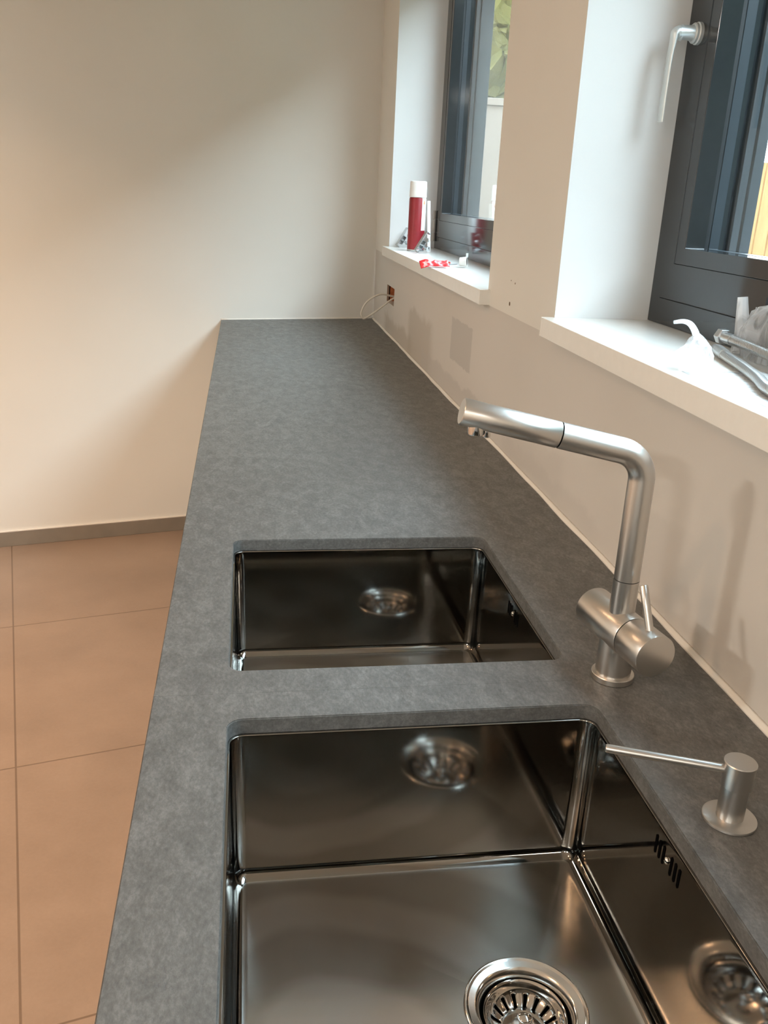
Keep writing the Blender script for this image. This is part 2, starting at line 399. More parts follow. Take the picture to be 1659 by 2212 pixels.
# silicone joints round the worktop
def bead(bm, p0, p1, inward, w=.0045, h=.005):
    """quarter-round bead along p0-p1 against a wall; inward = unit vector away from the wall"""
    p0, p1, n = Vector(p0), Vector(p1), Vector(inward).normalized(); L = (p1 - p0).length; k = max(2, int(L / .03)); loops = []
    for i in range(k + 1):
        p = p0.lerp(p1, i / k); ww = w * (1 + .35 * noise.noise(p * 7)); 
        loops.append([p, p + n * ww, p + n * ww * .75 + Vector((0, 0, h * .35)), p + n * ww * .3 + Vector((0, 0, h * .8)), p + Vector((0, 0, h))])
    loft(bm, loops, True, True, True)
bm = bmesh.new(); bead(bm, (LX, -3.0, Z0), (LX, yw(0), Z0), (-1, 0, 0), .0075, .005); struct(obj('trim_2', bm, mat_caulk, smooth=True), 'white silicone joint between worktop and window wall')
bm = bmesh.new(); bead(bm, (0, yw(0), Z0), (-WD, yw(-WD), Z0), (K, -1, 0), .006, .005); struct(obj('trim_3', bm, mat_caulk, smooth=True), 'white silicone joint between worktop and end wall')

# brick lining inside the open wall box
bm = bmesh.new()
box(bm, 0.045, 0.0599, HY0, HY1, HZ0, HZ1, 0)
for i in range(6): box(bm, 0.040, 0.046, HY0 + .002 + .03 * i, HY0 + .026 + .03 * i, HZ0 + .002, HZ1 - .002, 0)
box(bm, 0.0035, 0.011, HY1 - .0025, HY1 - .0002, HZ0, HZ1, 1); box(bm, 0.011, 0.015, HY1 - .0025, HY1 - .0002, HZ0, HZ1, 2); box(bm, 0.015, 0.045, HY1 - .0040, HY1 - .0002, HZ0, HZ1, 0); box(bm, 0.006, 0.045, HY0, HY0 + .002, HZ0, HZ1, 0)  # brown strip, black strip, then orange brick
struct(obj('trim_4', bm, [plain('raw_brick', (0.42, 0.14, 0.05, 1), .9, 0, .3, 60), plain('brown_edge', (0.30, 0.20, 0.14, 1), .9), mat_black]), 'open rectangular wall box showing raw orange brick')

# ------------------------------------------------------------------ windows
def window(name, y0, y1, label, handle_y, hinge_y=None, xo=.291):
    root = bpy.data.objects.new(name, None); C.objects.link(root); struct(root, label); root.location = (XF, (y0 + y1) / 2, SILL)
    ox, oy, oz = root.location
    def part(nm, bm, mat, parent=root, **k):
        for v in bm.verts: v.co -= Vector((ox, oy, oz))
        return obj(nm, bm, mat, parent, **k)
    y0 += .0004; y1 -= .0004; zt = WTOP - .0004; zb = SILL + .0004
    def SIDE(a):      # jambs are partly buried in the plaster, so their profile shows narrower than the sill rail's
        pts = ((0, 0), (.0436, .0376), (.0445, .0385), (.104, .0745), (.1042, .0747), (.1307, .104), (.2, .17))
        for (p, q), (r, t) in zip(pts, pts[1:]):
            if a <= r: return q + (t - q) * (a - p) / (r - p)
        return a
    def ring(bm, x0, x1, a, w):
        """rectangular frame ring: a = inset from the opening, w = profile width"""
        sa, sw = SIDE(a), SIDE(a + w) - SIDE(a)
        lo = [(y0 + sa, zb + a), (y1 - sa, zb + a), (y1 - sa, zt - a), (y0 + sa, zt - a)]
        li = [(y0 + sa + sw, zb + a + w), (y1 - sa - sw, zb + a + w), (y1 - sa - sw, zt - a - w), (y0 + sa + sw, zt - a - w)]
        v = [[bm.verts.new((x, p[0], p[1])) for p in l] for x, l in ((x0, lo), (x0, li), (x1, li), (x1, lo))]
        for A, B in ((0, 1), (1, 2), (2, 3), (3, 0)):
            for i in range(4): bm.faces.new((v[A][i], v[A][(i + 1) % 4], v[B][(i + 1) % 4], v[B][i]))
    # fixed frame
    bm = bmesh.new(); ring(bm, XF, .234, 0, .0436); ring(bm, .234, .250, 0, .1175); part('frame', bm, mat_frame, bevel=.001)
    # sash: face, glazing bead step, outer half
    bm = bmesh.new(); ring(bm, XF - .0015, .216, .0445, .0595); part('sash', bm, mat_frame, bevel=.0012)
    bm = bmesh.new(); ring(bm, XF - .0005, .2095, .1042, .0265); part('glazing_bead', bm, mat_frame, bevel=.001)
    bm = bmesh.new(); ring(bm, .2095, .2165, .1042, .0250); ring(bm, XF + .002, .233, .0437, .0007); part('gasket', bm, mat_rubber)
    bm = bmesh.new(); ring(bm, .2165, .2335, .1042, .0265); part('outer_sash', bm, mat_frame_out, bevel=.0008)
    bm = bmesh.new(); box(bm, .2118, .2140, y0 + .100, y1 - .100, zb + .128, zt - .128); part('glass_pane', bm, mat_glass)
    # shutter guide rails outside
    bm = bmesh.new()
    for a, b in ((y0, y0 + .100), (y1 - .100, y1)):
        box(bm, .255, .268, a, b, zb, zt); box(bm, .273, xo, a, b, zb, zt)
        m0, m1 = (a, b - .014) if a == y0 else (a + .014, b)
        box(bm, .2502, .2915, m0, m1, zb, zt)
    part('shutter_guide', bm, mat_frame_out, bevel=.0008)
    bm = bmesh.new(); box(bm, .2505, .42, y0, y1, zb - .02, zb + .012); part('outer_sill', bm, plain('outer_sill_metal', (.5, .52, .55, 1), .4, .6))
    if handle_y:
        hz = 1.680
        hroot = obj('handle', _lathe_bm([(0, 0), (.0165, 0), (.0165, .005), (.0150, .0065), (.0150, .010), (.0135, .012), (0, .012)], frame_from((-1, 0, 0), (XF - .0015, handle_y, hz))), mat_handle, None, smooth=True, auto=35)
        for v in hroot.data.vertices: v.co -= Vector((ox, oy, oz))
        hroot.parent = root; hroot['label'] = 'satin silver window handle with its lever pointing down'
        bm = bmesh.new()
        x0 = XF - .012; x1 = XF - .046
        tube(bm, [(x0, handle_y, hz), (x0 - .007, handle_y, hz), (x1 + .009, handle_y, hz - .0005)], [.0125, .0108, .0104], 24)
        # flat tapering blade, swept from the neck down
        path = smooth_path([(x1 + .014, handle_y, hz - .0005), (x1 + .005, handle_y, hz - .001), (x1 + .0025, handle_y, hz - .012), (x1 + .000, handle_y, hz - .040), (x1 - .001, handle_y, hz - .085), (x1 - .001, handle_y, hz - .132)], 7)
        loops = []
        for i, p in enumerate(path):
            t = (path[min(i + 1, len(path) - 1)] - path[max(i - 1, 0)]).normalized(); n = Vector((t.z, 0, -t.x))
            f = i / (len(path) - 1); th = .0095 * (1 - f) ** 3 + .0028; wd_ = .0098
            loops.append([p + n * th * math.cos(a) * .999 + Vector((0, wd_ * math.sin(a), 0)) for a in [2 * PI * k / 20 for k in range(20)]])
        loft(bm, loops, True, True, True)
        lv = obj('lever', bm, mat_handle, None, smooth=True, auto=50)
        for v in lv.data.vertices: v.co -= Vector((ox, oy, oz))
        lv.parent = hroot
    if hinge_y:
        bm = bmesh.new(); m4 = None
        for a, b in ((1.251, 1.282), (1.284, 1.330), (1.332, 1.362)):
            lathe(bm, [(0, 0), (.0062, 0), (.007, .001), (.007, b - a - .001), (.0062, b - a), (0, b - a)], 20, None, (XF - .0075, hinge_y, a))
        part('hinge', bm, plain('grey_hinge_cover', (.42, .40, .37, 1), .45), smooth=True, auto=35)
    return root
def _lathe_bm(prof, m4):
    bm = bmesh.new(); lathe(bm, prof, 40, m4); return bm
window('window_1', W1[0], W1[1], 'anthracite framed window at the far end by the spray can', None, 3.488, .318)
window('window_2', W2[0], W2[1], 'anthracite framed window nearest the camera with a silver handle', 1.497)

# sills
def sill(y0, y1, label):
    bm = bmesh.new()
    s, e = y0, y1
    box(bm, -0.024, XF + .03, s, e, ZL + .0002, SILL)
    o = obj('window_sill', bm, mat_sill, bevel=.0012); tag(o, label, 'window sill', 'white window sills'); return o
s1 = sill(W1[0] - .018, W1[1] - .0005, 'white sill board of the far window, holding the spray can and red wrapper')
s2 = sill(W2[0] + .0005, W2[1] - .0005, 'white sill board of the near window, holding plastic bags and steel hoses')
# front noses run a touch past the opening
for y0, y1, sl in ((W1[1] - .0005, W1[1] + .022, s1), (W2[1] - .0005, W2[1] + .004, s2)):
    bm = bmesh.new(); box(bm, -.024, -.0002, y0, y1, ZL + .0002, SILL); obj('sill_nose', bm, mat_sill, sl, bevel=.0008)

# ------------------------------------------------------------------ worktop
SINKX = (-0.566, -0.166)
S1Y = (0.402, 0.802); S2Y = (0.902, 1.302)
SEAM = 0.853
TH = 0.0175
def slab(outer, hole, label, fh=None):
    bm = bmesh.new()
    def ring(pts):
        v = [bm.verts.new((x, y, Z0)) for x, y in pts]; return [bm.edges.new((v[i], v[(i + 1) % len(v)])) for i in range(len(v))]
    e = ring(outer) + ring(hole)
    r = bmesh.ops.triangle_fill(bm, use_beauty=True, use_dissolve=False, edges=e)
    fs = [g for g in r['geom'] if isinstance(g, bmesh.types.BMFace)]
    ex = bmesh.ops.extrude_face_region(bm, geom=fs)
    for g in ex['geom']:
        if isinstance(g, bmesh.types.BMVert): g.co.z -= TH
    bmesh.ops.recalc_face_normals(bm, faces=bm.faces)
    sharp = [e_ for e_ in bm.edges if len(e_.link_faces) == 2 and e_.calc_face_angle() > .7 and e_.verts[0].co.z > Z0 - 1e-5 and e_.verts[1].co.z > Z0 - 1e-5 and not all(abs(v.co.y - SEAM) < .001 for v in e_.verts)]
    bmesh.ops.bevel(bm, geom=sharp, offset=.0011, segments=2, affect='EDGES', clamp_overlap=True)
    o = obj('worktop', bm, mat_counter); tag(o, label, 'worktop', 'slate grey worktop slabs'); return o
ro = .016
slab([(-WD, -1.6), (-.0002, -1.6), (-.0002, SEAM - .00012), (-WD, SEAM - .00012)], rrect(SINKX[0], SINKX[1], S1Y[0], S1Y[1], ro), 'nearer dark grey stone worktop slab around the big front sink')
slab([(-WD, SEAM + .00012), (-.0002, SEAM + .00012), (-.0002, yw(0) - .001), (-WD, yw(-WD) - .001)], rrect(SINKX[0], SINKX[1], S2Y[0], S2Y[1], ro), 'farther dark grey stone worktop slab reaching the end wall')

# ------------------------------------------------------------------ sinks
ZB = 0.695
def sink(Y, label, detail=True):
    x0, x1 = SINKX; y0, y1 = Y; cx, cy = (x0 + x1) / 2, (y0 + y1) / 2
    dx, dy = -.285, cy           # drain centre
    root = thing('undermount_sink', label, 'sink', (cx, cy, ZB), 'undermount sinks')
    O = Vector((cx, cy, ZB))
    zt = Z0 - TH - .0003
    k = 12
    i_ = .0016                    # opening sits a hair inside the stone cut-out
    def L(ins, r, z): return [Vector((x, y, z)) for x, y in rrect(x0 + ins, x1 - ins, y0 + ins, y1 - ins, r, k, 22)]
    loops = [L(-.022, .03, zt - .0016), L(-.022, .03, zt), L(i_, .0155, zt), L(i_ + .0007, .0150, zt - .0006), L(i_ + .001, .0148, zt - .002)]
    for t in (.02, .5, .98, 1): loops.append(L(i_ + .001 + .0012 * t, .0148, zt - .002 - (zt - .002 - ZB - .015) * t))
    R = .015
    for j in range(1, 9):
        a = PI / 2 * j / 8; loops.append(L(i_ + .0022 + R * (1 - math.cos(a)), max(.002, .0148 - R * (1 - math.cos(a)) * .8), ZB + .003 + R * (1 - math.sin(a)) - .003 * 0))
    last = loops[-1]
    dr = .052
    # floor: rings morph from the rounded square to the drain circle and fall 3 mm
    ang = [math.atan2(p.y - dy, p.x - dx) for p in last]
    circ = [Vector((dx + dr * math.cos(a), dy + dr * math.sin(a), ZB)) for a in ang]
    for t in (.06, .2, .4, .6, .8, 1.0):
        loops.append([Vector((p.x + (q.x - p.x) * t, p.y + (q.y - p.y) * t, (ZB + .003) * (1 - t) + ZB * t)) for p, q in zip(last, circ)])
    bm = bmesh.new(); loft(bm, [[p - O for p in l] for l in loops])
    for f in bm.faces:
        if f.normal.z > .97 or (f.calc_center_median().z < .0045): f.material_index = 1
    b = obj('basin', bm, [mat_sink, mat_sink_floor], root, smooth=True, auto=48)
    wn = b.modifiers.new('wn', 'WEIGHTED_NORMAL'); wn.keep_sharp = True; wn.weight = 100
    # drain flange
    bm = bmesh.new(); z = ZB - O.z; c = (dx - O.x, dy - O.y, 0)
    lathe(bm, [(.0592, .0002), (.0596, .0016), (.0584, .0028), (.0570, .0026), (.0556, .0014), (.0550, .0012), (.0492, .0006), (.0478, .0002), (.0452, -.0030), (.0436, -.0062), (.0424, -.010), (.0412, -.030), (.030, -.034), (0, -.034)], 96, None, c)
    d = obj('drain', bm, mat_flange, root, smooth=True, auto=60)
    # strainer basket with slots
    bm = bmesh.new(); seg = 96
    prof = [(.0404, -.0105), (.0404, -.0070), (.0396, -.0060), (.0384, -.0066), (.0368, -.0085), (.0350, -.0125), (.0335, -.0150), (.0320, -.0165), (.0300, -.0182), (.0240, -.0222), (.0222, -.0228), (.0208, -.0224), (.0190, -.0212), (.010, -.0206), (0, -.0205)]
    vs = lathe(bm, prof, seg, None, c)
    kill = []
    for f in bm.faces:
        m = f.calc_center_median() - Vector(c); r = math.hypot(m.x, m.y); a = (math.atan2(m.y, m.x) / (2 * PI) * 16) % 1
        if .0222 < r < .0322 and a < .333: kill.append(f)
    bmesh.ops.delete(bm, geom=kill, context='FACES')
    st = obj('strainer', bm, mat_polish, root, smooth=True, auto=60)
    so = st.modifiers.new('sheet', 'SOLIDIFY'); so.thickness = .0008; so.offset = -1
    bm = bmesh.new(); lathe(bm, [(0, -.0205), (.0048, -.0205), (.0050, -.015), (.0072, -.0125), (.0075, -.0105), (.0062, -.0088), (0, -.0082)], 32, None, c)
    obj('knob', bm, mat_polish, st, smooth=True, auto=60)
    bm = bmesh.new(); lathe(bm, [(0, -.0300), (.0405, -.0300), (.0405, -.0285), (0, -.0285)], 40, None, c); obj('drain_dark_disc', bm, mat_black, root)  # black disc stands in for the dark below the strainer slots
    # overflow: six black slabs in place of dark slot holes, and a screw on the wall next to the tap
    bm = bmesh.new(); wx = x1 - i_ - .0014
    for s in (-3, -2, -1, 1, 2, 3):
        yy = cy + s * .0076; h0, h1 = .851, .871; w = .0018; pts = []
        for a in range(13): t = PI * a / 12; pts.append((yy + w * math.cos(t), h1 - w + w * math.sin(t)))
        for a in range(13): t = PI + PI * a / 12; pts.append((yy + w * math.cos(t), h0 + w + w * math.sin(t)))
        if abs(s) == 1: pass
        A = [bm.verts.new(Vector((wx - .00025, p[0], p[1])) - O) for p in pts]; B = [bm.verts.new(Vector((wx + .004, p[0], p[1])) - O) for p in pts]
        bm.faces.new(A); bm.faces.new(B[::-1])
        for q in range(len(A)): bm.faces.new((A[q], A[(q + 1) % len(A)], B[(q + 1) % len(A)], B[q]))
    obj('overflow_slot_slabs', bm, mat_black, root)
    bm = bmesh.new(); m4 = frame_from((-1, 0, 0), Vector((wx, cy, .861)) - O)
    lathe(bm, [(0, 0), (.0036, 0), (.0036, .0006), (.0028, .0020), (.0012, .0026), (.0010, .0014), (0, .0014)], 24, m4)
    obj('overflow_screw', bm, mat_polish, root, smooth=True, auto=40)
    return root
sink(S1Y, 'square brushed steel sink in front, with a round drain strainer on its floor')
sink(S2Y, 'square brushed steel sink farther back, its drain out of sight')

# ------------------------------------------------------------------ kitchen tap
FX, FY = -.1240, .857
tap = thing('kitchen_tap', 'brushed steel single-lever kitchen tap with long angled spout behind the sink divider', 'tap', (FX, FY, Z0))
TO = Vector((FX, FY, Z0))
bm = bmesh.new(); lathe(bm, [(0, 0.0001), (.0240, .0001), (.0246, .0008), (.0246, .0068), (.0240, .0076), (.0212, .0078), (0, .0078)], 64); obj('base_ring', bm, mat_faucet, tap, smooth=True, auto=35)
bm = bmesh.new(); lathe(bm, [(.0205, .007), (.0205, .055), (.0150, .060), (0, .06)], 64); obj('lower_body', bm, mat_faucet, tap, smooth=True, auto=35)
ya = math.radians(10); ax = Vector((math.sin(ya), -math.cos(ya), 0)); cz = .065
far = Vector((0, 0, cz)) - ax * .056
m4 = frame_from(ax, far)
bm = bmesh.new(); lathe(bm, cyl_profile(.0245, .0830, .0012), 72, m4); obj('mixer_body', bm, mat_faucet, tap, smooth=True, auto=35)
bm = bmesh.new(); lathe(bm, [(0, .0825), (.0236, .0825), (.0236, .0842), (0, .0842)], 64, m4); obj('seam_ring', bm, mat_black, tap)
m5 = frame_from(ax, far + ax * .0840)
bm = bmesh.new(); lathe(bm, cyl_profile(.0245, .0430, .0012), 72, m5); cap = obj('handle_cap', bm, mat_faucet, tap, smooth=True, auto=35)
bm = bmesh.new()
lb = far + ax * .111; lb.z = cz + .0205
lt = lb + Vector((-.0045, .022, .047))
tube(bm, [lb, lb.lerp(lt, .5), lt - (lt - lb).normalized() * .0008, lt], [.0046, .0046, .0046, .0040], 24); obj('lever', bm, mat_faucet, cap, smooth=True, auto=40)
# riser, bend and arm in one plane
yaw = math.radians(4.0); el = math.radians(12.3); L = .206; zv = .269
hd = Vector((-math.cos(yaw), math.sin(yaw), 0)); ad = (hd * math.cos(el) + Vector((0, 0, math.sin(el)))).normalized()
V = Vector((0, 0, zv)); rb = .034
th = math.radians(90) - el     # turn angle
tl = rb * math.tan(th / 2)
cen = Vector((0, 0, zv - tl)) + hd * rb
bend = []
for i in range(25):
    a = th * i / 24
    bend.append(cen - hd * rb * math.cos(a) + Vector((0, 0, 1)) * rb * math.sin(a))
R_ = .0142
bm = bmesh.new(); tube(bm, [(0, 0, .060), (0, 0, .1255)], R_ + .0003, 48); obj('riser_socket', bm, mat_faucet, tap, smooth=True, auto=40)
split = V + ad * .098
bm = bmesh.new(); tube(bm, [Vector((0, 0, .1262)), Vector((0, 0, .17)), Vector((0, 0, .22))] + bend + [V + ad * .06, split], R_, 56); obj('spout_pipe', bm, mat_faucet, tap, smooth=True, auto=50)
bm = bmesh.new(); tube(bm, [split - ad * .001, split + ad * .0016], R_ - .0008, 48); obj('seam_ring', bm, mat_black, tap)
tip = V + ad * L
bm = bmesh.new(); tube(bm, [split + ad * .0012, split + ad * .0018, split + ad * .05, tip - ad * .0012, tip], [R_ - .0006, R_, R_, R_, R_ - .0010], 56); sh = obj('spray_head', bm, mat_faucet, tap, smooth=True, auto=50)
dn = Vector((0, 0, -1))
nz = tip - ad * .0170 + dn * (R_ - .0050)
bm = bmesh.new(); lathe(bm, [(0, 0), (.0088, 0), (.0088, .0105), (.0082, .0115), (.0070, .0115), (.0066, .0100), (0, .0100)], 40, frame_from(dn, nz)); obj('nozzle', bm, mat_polish, sh, smooth=True, auto=40)
bm = bmesh.new(); lathe(bm, [(0, 0), (.0045, 0), (.0045, .0098), (.004, .0105), (0, .0105)], 24, frame_from(dn, nz - ad * .0115 + dn * .0010)); obj('spray_button', bm, mat_polish, sh, smooth=True, auto=40)

# ------------------------------------------------------------------ soap dispenser
dp = thing('soap_dispenser', 'small satin steel built-in soap pump with a thin straight spout beside the front sink', 'soap dispenser', (-.1135, .606, Z0))
bm = bmesh.new(); lathe(bm, [(0, .0001), (.0236, .0001), (.0243, .0010), (.0240, .0026), (.0228, .0034), (.0120, .0040), (0, .0040)], 64); obj('base_plate', bm, mat_disp, dp, smooth=True, auto=35)
bm = bmesh.new(); lathe(bm, [(0, .003), (.0122, .003), (.0122, .036), (.0116, .0365), (0, .0365)], 48); obj('collar', bm, mat_disp, dp, smooth=True, auto=35)
bm = bmesh.new(); lathe(bm, [(0, .0365), (.0128, .0365), (.0134, .0372), (.0138, .0540), (.0142, .0575), (.0144, .0610), (.0138, .0618), (0, .0618)], 56); obj('pump_head', bm, mat_disp, dp, smooth=True, auto=35)
sd = Vector((-.108, .040, .002)).normalized()
bm = bmesh.new(); b0 = Vector((0, 0, .0520)); tube(bm, [b0 + sd * .010, b0 + sd * .0145, b0 + sd * .115, b0 + sd * .1165], [.0040, .0040, .0040, .0034], 24); obj('spout', bm, mat_disp, dp, smooth=True, auto=40)

# ------------------------------------------------------------------ base cabinets carrying the worktop
def cabinet(y0, y1, label):
    r = thing('base_cabinet', label, 'cabinet', (-.3, (y0 + y1) / 2, 0), 'base cabinets under the worktop'); ox, oy = -.3, (y0 + y1) / 2
    def P(nm, mat, parent, *b, bev=.001):
        bm = bmesh.new(); box(bm, b[0] - ox, b[1] - ox, b[2] - oy, b[3] - oy, b[4], b[5]); return obj(nm, bm, mat, parent, bevel=bev)
    zt = Z0 - TH - .0025
    P('side_panel', mat_cabinet, r, -.605, -.06, y0, y0 + .016, .10, zt - .02); P('side_panel', mat_cabinet, r, -.605, -.06, y1 - .016, y1, .10, zt - .02)
    P('bottom_panel', mat_cabinet, r, -.605, -.06, y0 + .016, y1 - .016, .10, .118); P('back_panel', mat_cabinet, r, -.068, -.06, y0 + .016, y1 - .016, .118, .65)
    P('top_rail', mat_cabinet, r, -.605, -.596, y0, y1, zt - .06, Z0 - TH - .0002)
    P('plinth', mat_skirt, r, -.56, -.545, y0, y1, 0, .10)
    d = P('door', mat_cabinet, r, -.625, -.606, y0 + .002, y1 - .002, .104, zt - .006)
    bm = bmesh.new(); tube(bm, [(-.625 - ox, -.08, .80), (-.645 - ox, -.08, .80), (-.645 - ox, .08, .80), (-.625 - ox, .08, .80)], .004, 12); obj('door_handle', bm, mat_faucet, d)
cy0 = 3.60
spans = [(-1.59, -.89), (-.89, -.24), (-.24, .36), (.36, .853), (.853, 1.36), (1.36, 1.96), (1.96, 2.56), (2.56, 3.16), (3.16, 3.70)]
names = ['endmost behind the camera', 'second behind the camera', 'just before the front sink', 'under the front sink', 'under the rear sink', 'just past the rear sink', 'midway between rear sink and end wall', 'last but one before the end wall', 'against the end wall']
for (a, b), n_ in zip(spans, names): cabinet(a + .0005, b - .0005, 'pale base cabinet under the worktop, ' + n_)

# ------------------------------------------------------------------ far sill: spray can
can = thing('spray_can', 'tall dark red spray can with white cap on the far window sill', 'spray can', (.062, 3.285, SILL))
bm = bmesh.new(); lathe(bm, [(0, .0005), (.024, .0005), (.0285, .0001), (.0305, .002), (.0312, .004), (.0300, .0062)], 56); obj('base_rim', bm, mat_zinc, can, smooth=True, auto=50)
bm = bmesh.new(); lathe(bm, [(.0300, .006), (.0300, .178), (.0288, .1815), (.026, .1830), (0, .1830)], 56)
def label_mat():
    m = M('red_can_label'); co = m.n('ShaderNodeTexCoord'); s = m.n('ShaderNodeSeparateXYZ'); m.l(co.outputs['Object'], s.inputs[0])
    at = m.math('ARCTAN2', s.outputs['Y'], s.outputs['X'])     # angle around the can
    z = s.outputs['Z']
    # white text panel on the side towards the room's right
    w = m.math('MULTIPLY', m.mapr(at, -1.16, -1.15, 0, 1), m.mapr(at, -.15, -.14, 1, 0))
    w = m.math('MULTIPLY', w, m.mapr(z, .0720, .0722, 0, 1))
    og = m.math('MULTIPLY', m.math('MULTIPLY', m.mapr(at, -.98, -.97, 0, 1), m.mapr(at, -.66, -.65, 1, 0)), m.math('MULTIPLY', m.mapr(z, .160, .1602, 0, 1), m.mapr(z, .173, .1732, 1, 0)))
    # black cross of the hazard sign
    u = m.math('DIVIDE', m.math('ADD', at, .815), .16); v = m.math('DIVIDE', m.math('SUBTRACT', z, .1666), .0065)
    d = m.math('MINIMUM', m.math('ABSOLUTE', m.math('SUBTRACT', u, v)), m.math('ABSOLUTE', m.math('ADD', u, v)))
    cr = m.math('MULTIPLY', m.mapr(d, .22, .3, 1, 0), m.mapr(m.math('MAXIMUM', m.math('ABSOLUTE', u), m.math('ABSOLUTE', v)), .72, .76, 1, 0))
    red = m.ramp(m.noise(60, 3), [(0.3, (0.235, 0.010, 0.016, 1)), (0.7, (0.285, 0.014, 0.022, 1))])
    c = m.mix(w, red, (0.85, 0.85, 0.84, 1)); c = m.mix(og, c, (0.85, 0.22, 0.04, 1)); c = m.mix(m.math('MULTIPLY', cr, og), c, (0.35, 0.05, 0.02, 1))
    m.set(color=c, rough=0.38); return m.m
obj('can_body', bm, label_mat(), can, smooth=True, auto=40)
bm = bmesh.new(); lathe(bm, [(.0262, .1820), (.0302, .1835), (.0310, .186), (.0302, .190), (.0298, .232), (.0285, .2360), (.026, .2372), (0, .2375)], 56); obj('can_cap', bm, mat_white, can, smooth=True, auto=40)
# white strip leaning behind the can
bm = bmesh.new(); box(bm, -.0055, .0055, -.0008, .0008, 0, .180)
o = obj('plastic_strip', bm, mat_white, bevel=.0004); o.location = (.099, 3.215, SILL + .001); o.rotation_euler = (math.radians(-17), math.radians(-3), math.radians(-10))
tag(o, 'thin white strip leaning against the right side of the spray can', 'strip')

# fixing clamps
def clamp():
    r = thing('fixing_clamp', '', 'clamp', (0, 0, 0), 'galvanised fixing clamps on the far sill')
    bm = bmesh.new(); box(bm, -.0075, .0075, -.0012, .0012, 0, .072); box(bm, -.0075, .0075, -.0012, .012, -.0012, .0012); box(bm, -.0075, .0075, -.0012, .014, .0700, .0724); obj('plate', bm, mat_zinc, r, bevel=.0006)
    bm = bmesh.new(); box(bm, -.010, .010, .0125, .0140, .012, .040); box(bm, -.010, .010, .0012, .0140, .040, .0415); box(bm, -.010, -.0085, .0012, .0140, .012, .040); obj('bracket', bm, mat_zinc, r, bevel=.0005)
    bm = bmesh.new(); tube(bm, [(0, .001, .027), (0, .040, .030)], .0030, 14)
    for k in range(9): tube(bm, [(0, .006 + k * .0036, .0272), (0, .0075 + k * .0036, .0273)], .0036, 14)
    sc = obj('bolt', bm, mat_zinc, r, smooth=True, auto=40)
    bm = bmesh.new(); lathe(bm, [(0, 0), (.0078, 0), (.0085, .001), (.0085, .007), (.0078, .008), (0, .008)], 6, frame_from((0, 1, .08), (0, .028, .0292))); obj('nut', bm, mat_zinc, sc, bevel=.0004)
    bm = bmesh.new(); lathe(bm, [(0, 0), (.0068, 0), (.0068, .004), (0, .005)], 6, frame_from((0, 1, .3), (.002, .016, .052))); obj('wing_nut', bm, mat_zinc, r, bevel=.0004)
    return r
def copy_tree(o, parent=None):
    c = o.copy(); C.objects.link(c); c.parent = parent
    for ch in [x for x in C.objects if x.parent == o]: copy_tree(ch, c)
    return c
c1 = clamp(); c1['label'] = 'shiny metal clamp with bolt leaning in front of the spray can'
c2 = copy_tree(c1); c2['label'] = 'metal clamp half hidden on the left behind the spray can'
c1.scale = c2.scale = (1.15, 1.15, 1.05)
c1.location = (.040, 3.165, SILL + .0100); c1.rotation_euler = (math.radians(-34), 0, math.radians(-72))
c2.location = (.020, 3.455, SILL + .0100); c2.rotation_euler = (math.radians(-34), 0, math.radians(-72))

# red wrapper lying over the sill edge
bm = bmesh.new(); nu, nv = 30, 8; rows = []
P0 = Vector((-.045, 2.585, SILL)); P1 = Vector((.030, 2.600, SILL))
for i in range(nu + 1):
    t = i / nu; row = []
    for j in range(nv + 1):
        s = j / nv - .5
        tw = (1.0 if t < .55 else 1) * math.sin((t - .45) * 5) * .55
        x = -.053 + .083 * t; w = .040 * (1.0 - .35 * math.exp(-((t - .42) / .12) ** 2))
        y = 2.572 + s * w * .9
        zz = SILL + .0030 + (s + .5) * w * (.42 + .1 * math.sin(t * 6)) + .0018 * noise.noise(Vector((t * 7, s * 5, 1))) + .002
        if x < -.024: zz -= (-.024 - x) * .28
        row.append(bm.verts.new((x, y, zz)))
    rows.append(row)
for a, b in zip(rows, rows[1:]):
    for j in range(nv): bm.faces.new((a[j], a[j + 1], b[j + 1], b[j]))
m = M('red_foil'); n = m.noise(70, 3, .5, m.co((1, .4, 1)))
m.set(color=m.ramp(n, [(0.0, (.55, .015, .02, 1)), (.60, (.72, .03, .035, 1)), (.68, (.9, .55, .5, 1))]), rough=.3)
o = obj('wrapper', bm, m.m, smooth=True); so = o.modifiers.new('t', 'SOLIDIFY'); so.thickness = .0008; tag(o, 'crumpled shiny red wrapper hanging over the edge of the far sill', 'wrapper')
# thin grey rod with red end, beyond the wrapper
bm = bmesh.new(); tube(bm, [(.036, 2.665, SILL + .0022), (.085, 2.700, SILL + .0022)], .0016, 10); o = obj('thin_rod', bm, plain('grey_rod', (.33, .32, .33, 1), .4)); tag(o, 'thin grey rod lying between the red wrapper and the small white tube cap', 'rod')
bm = bmesh.new(); lathe(bm, [(0, 0), (.0035, 0), (.0045, .002), (.003, .006), (0, .0075)], 10, None, (.064, 2.715, SILL + .0002)); o = obj('plastic_plug', bm, plain('dull_red_plug', (.45, .05, .03, 1), .4), smooth=True); tag(o, 'tiny dull red plug beside the thin grey rod', 'plug')
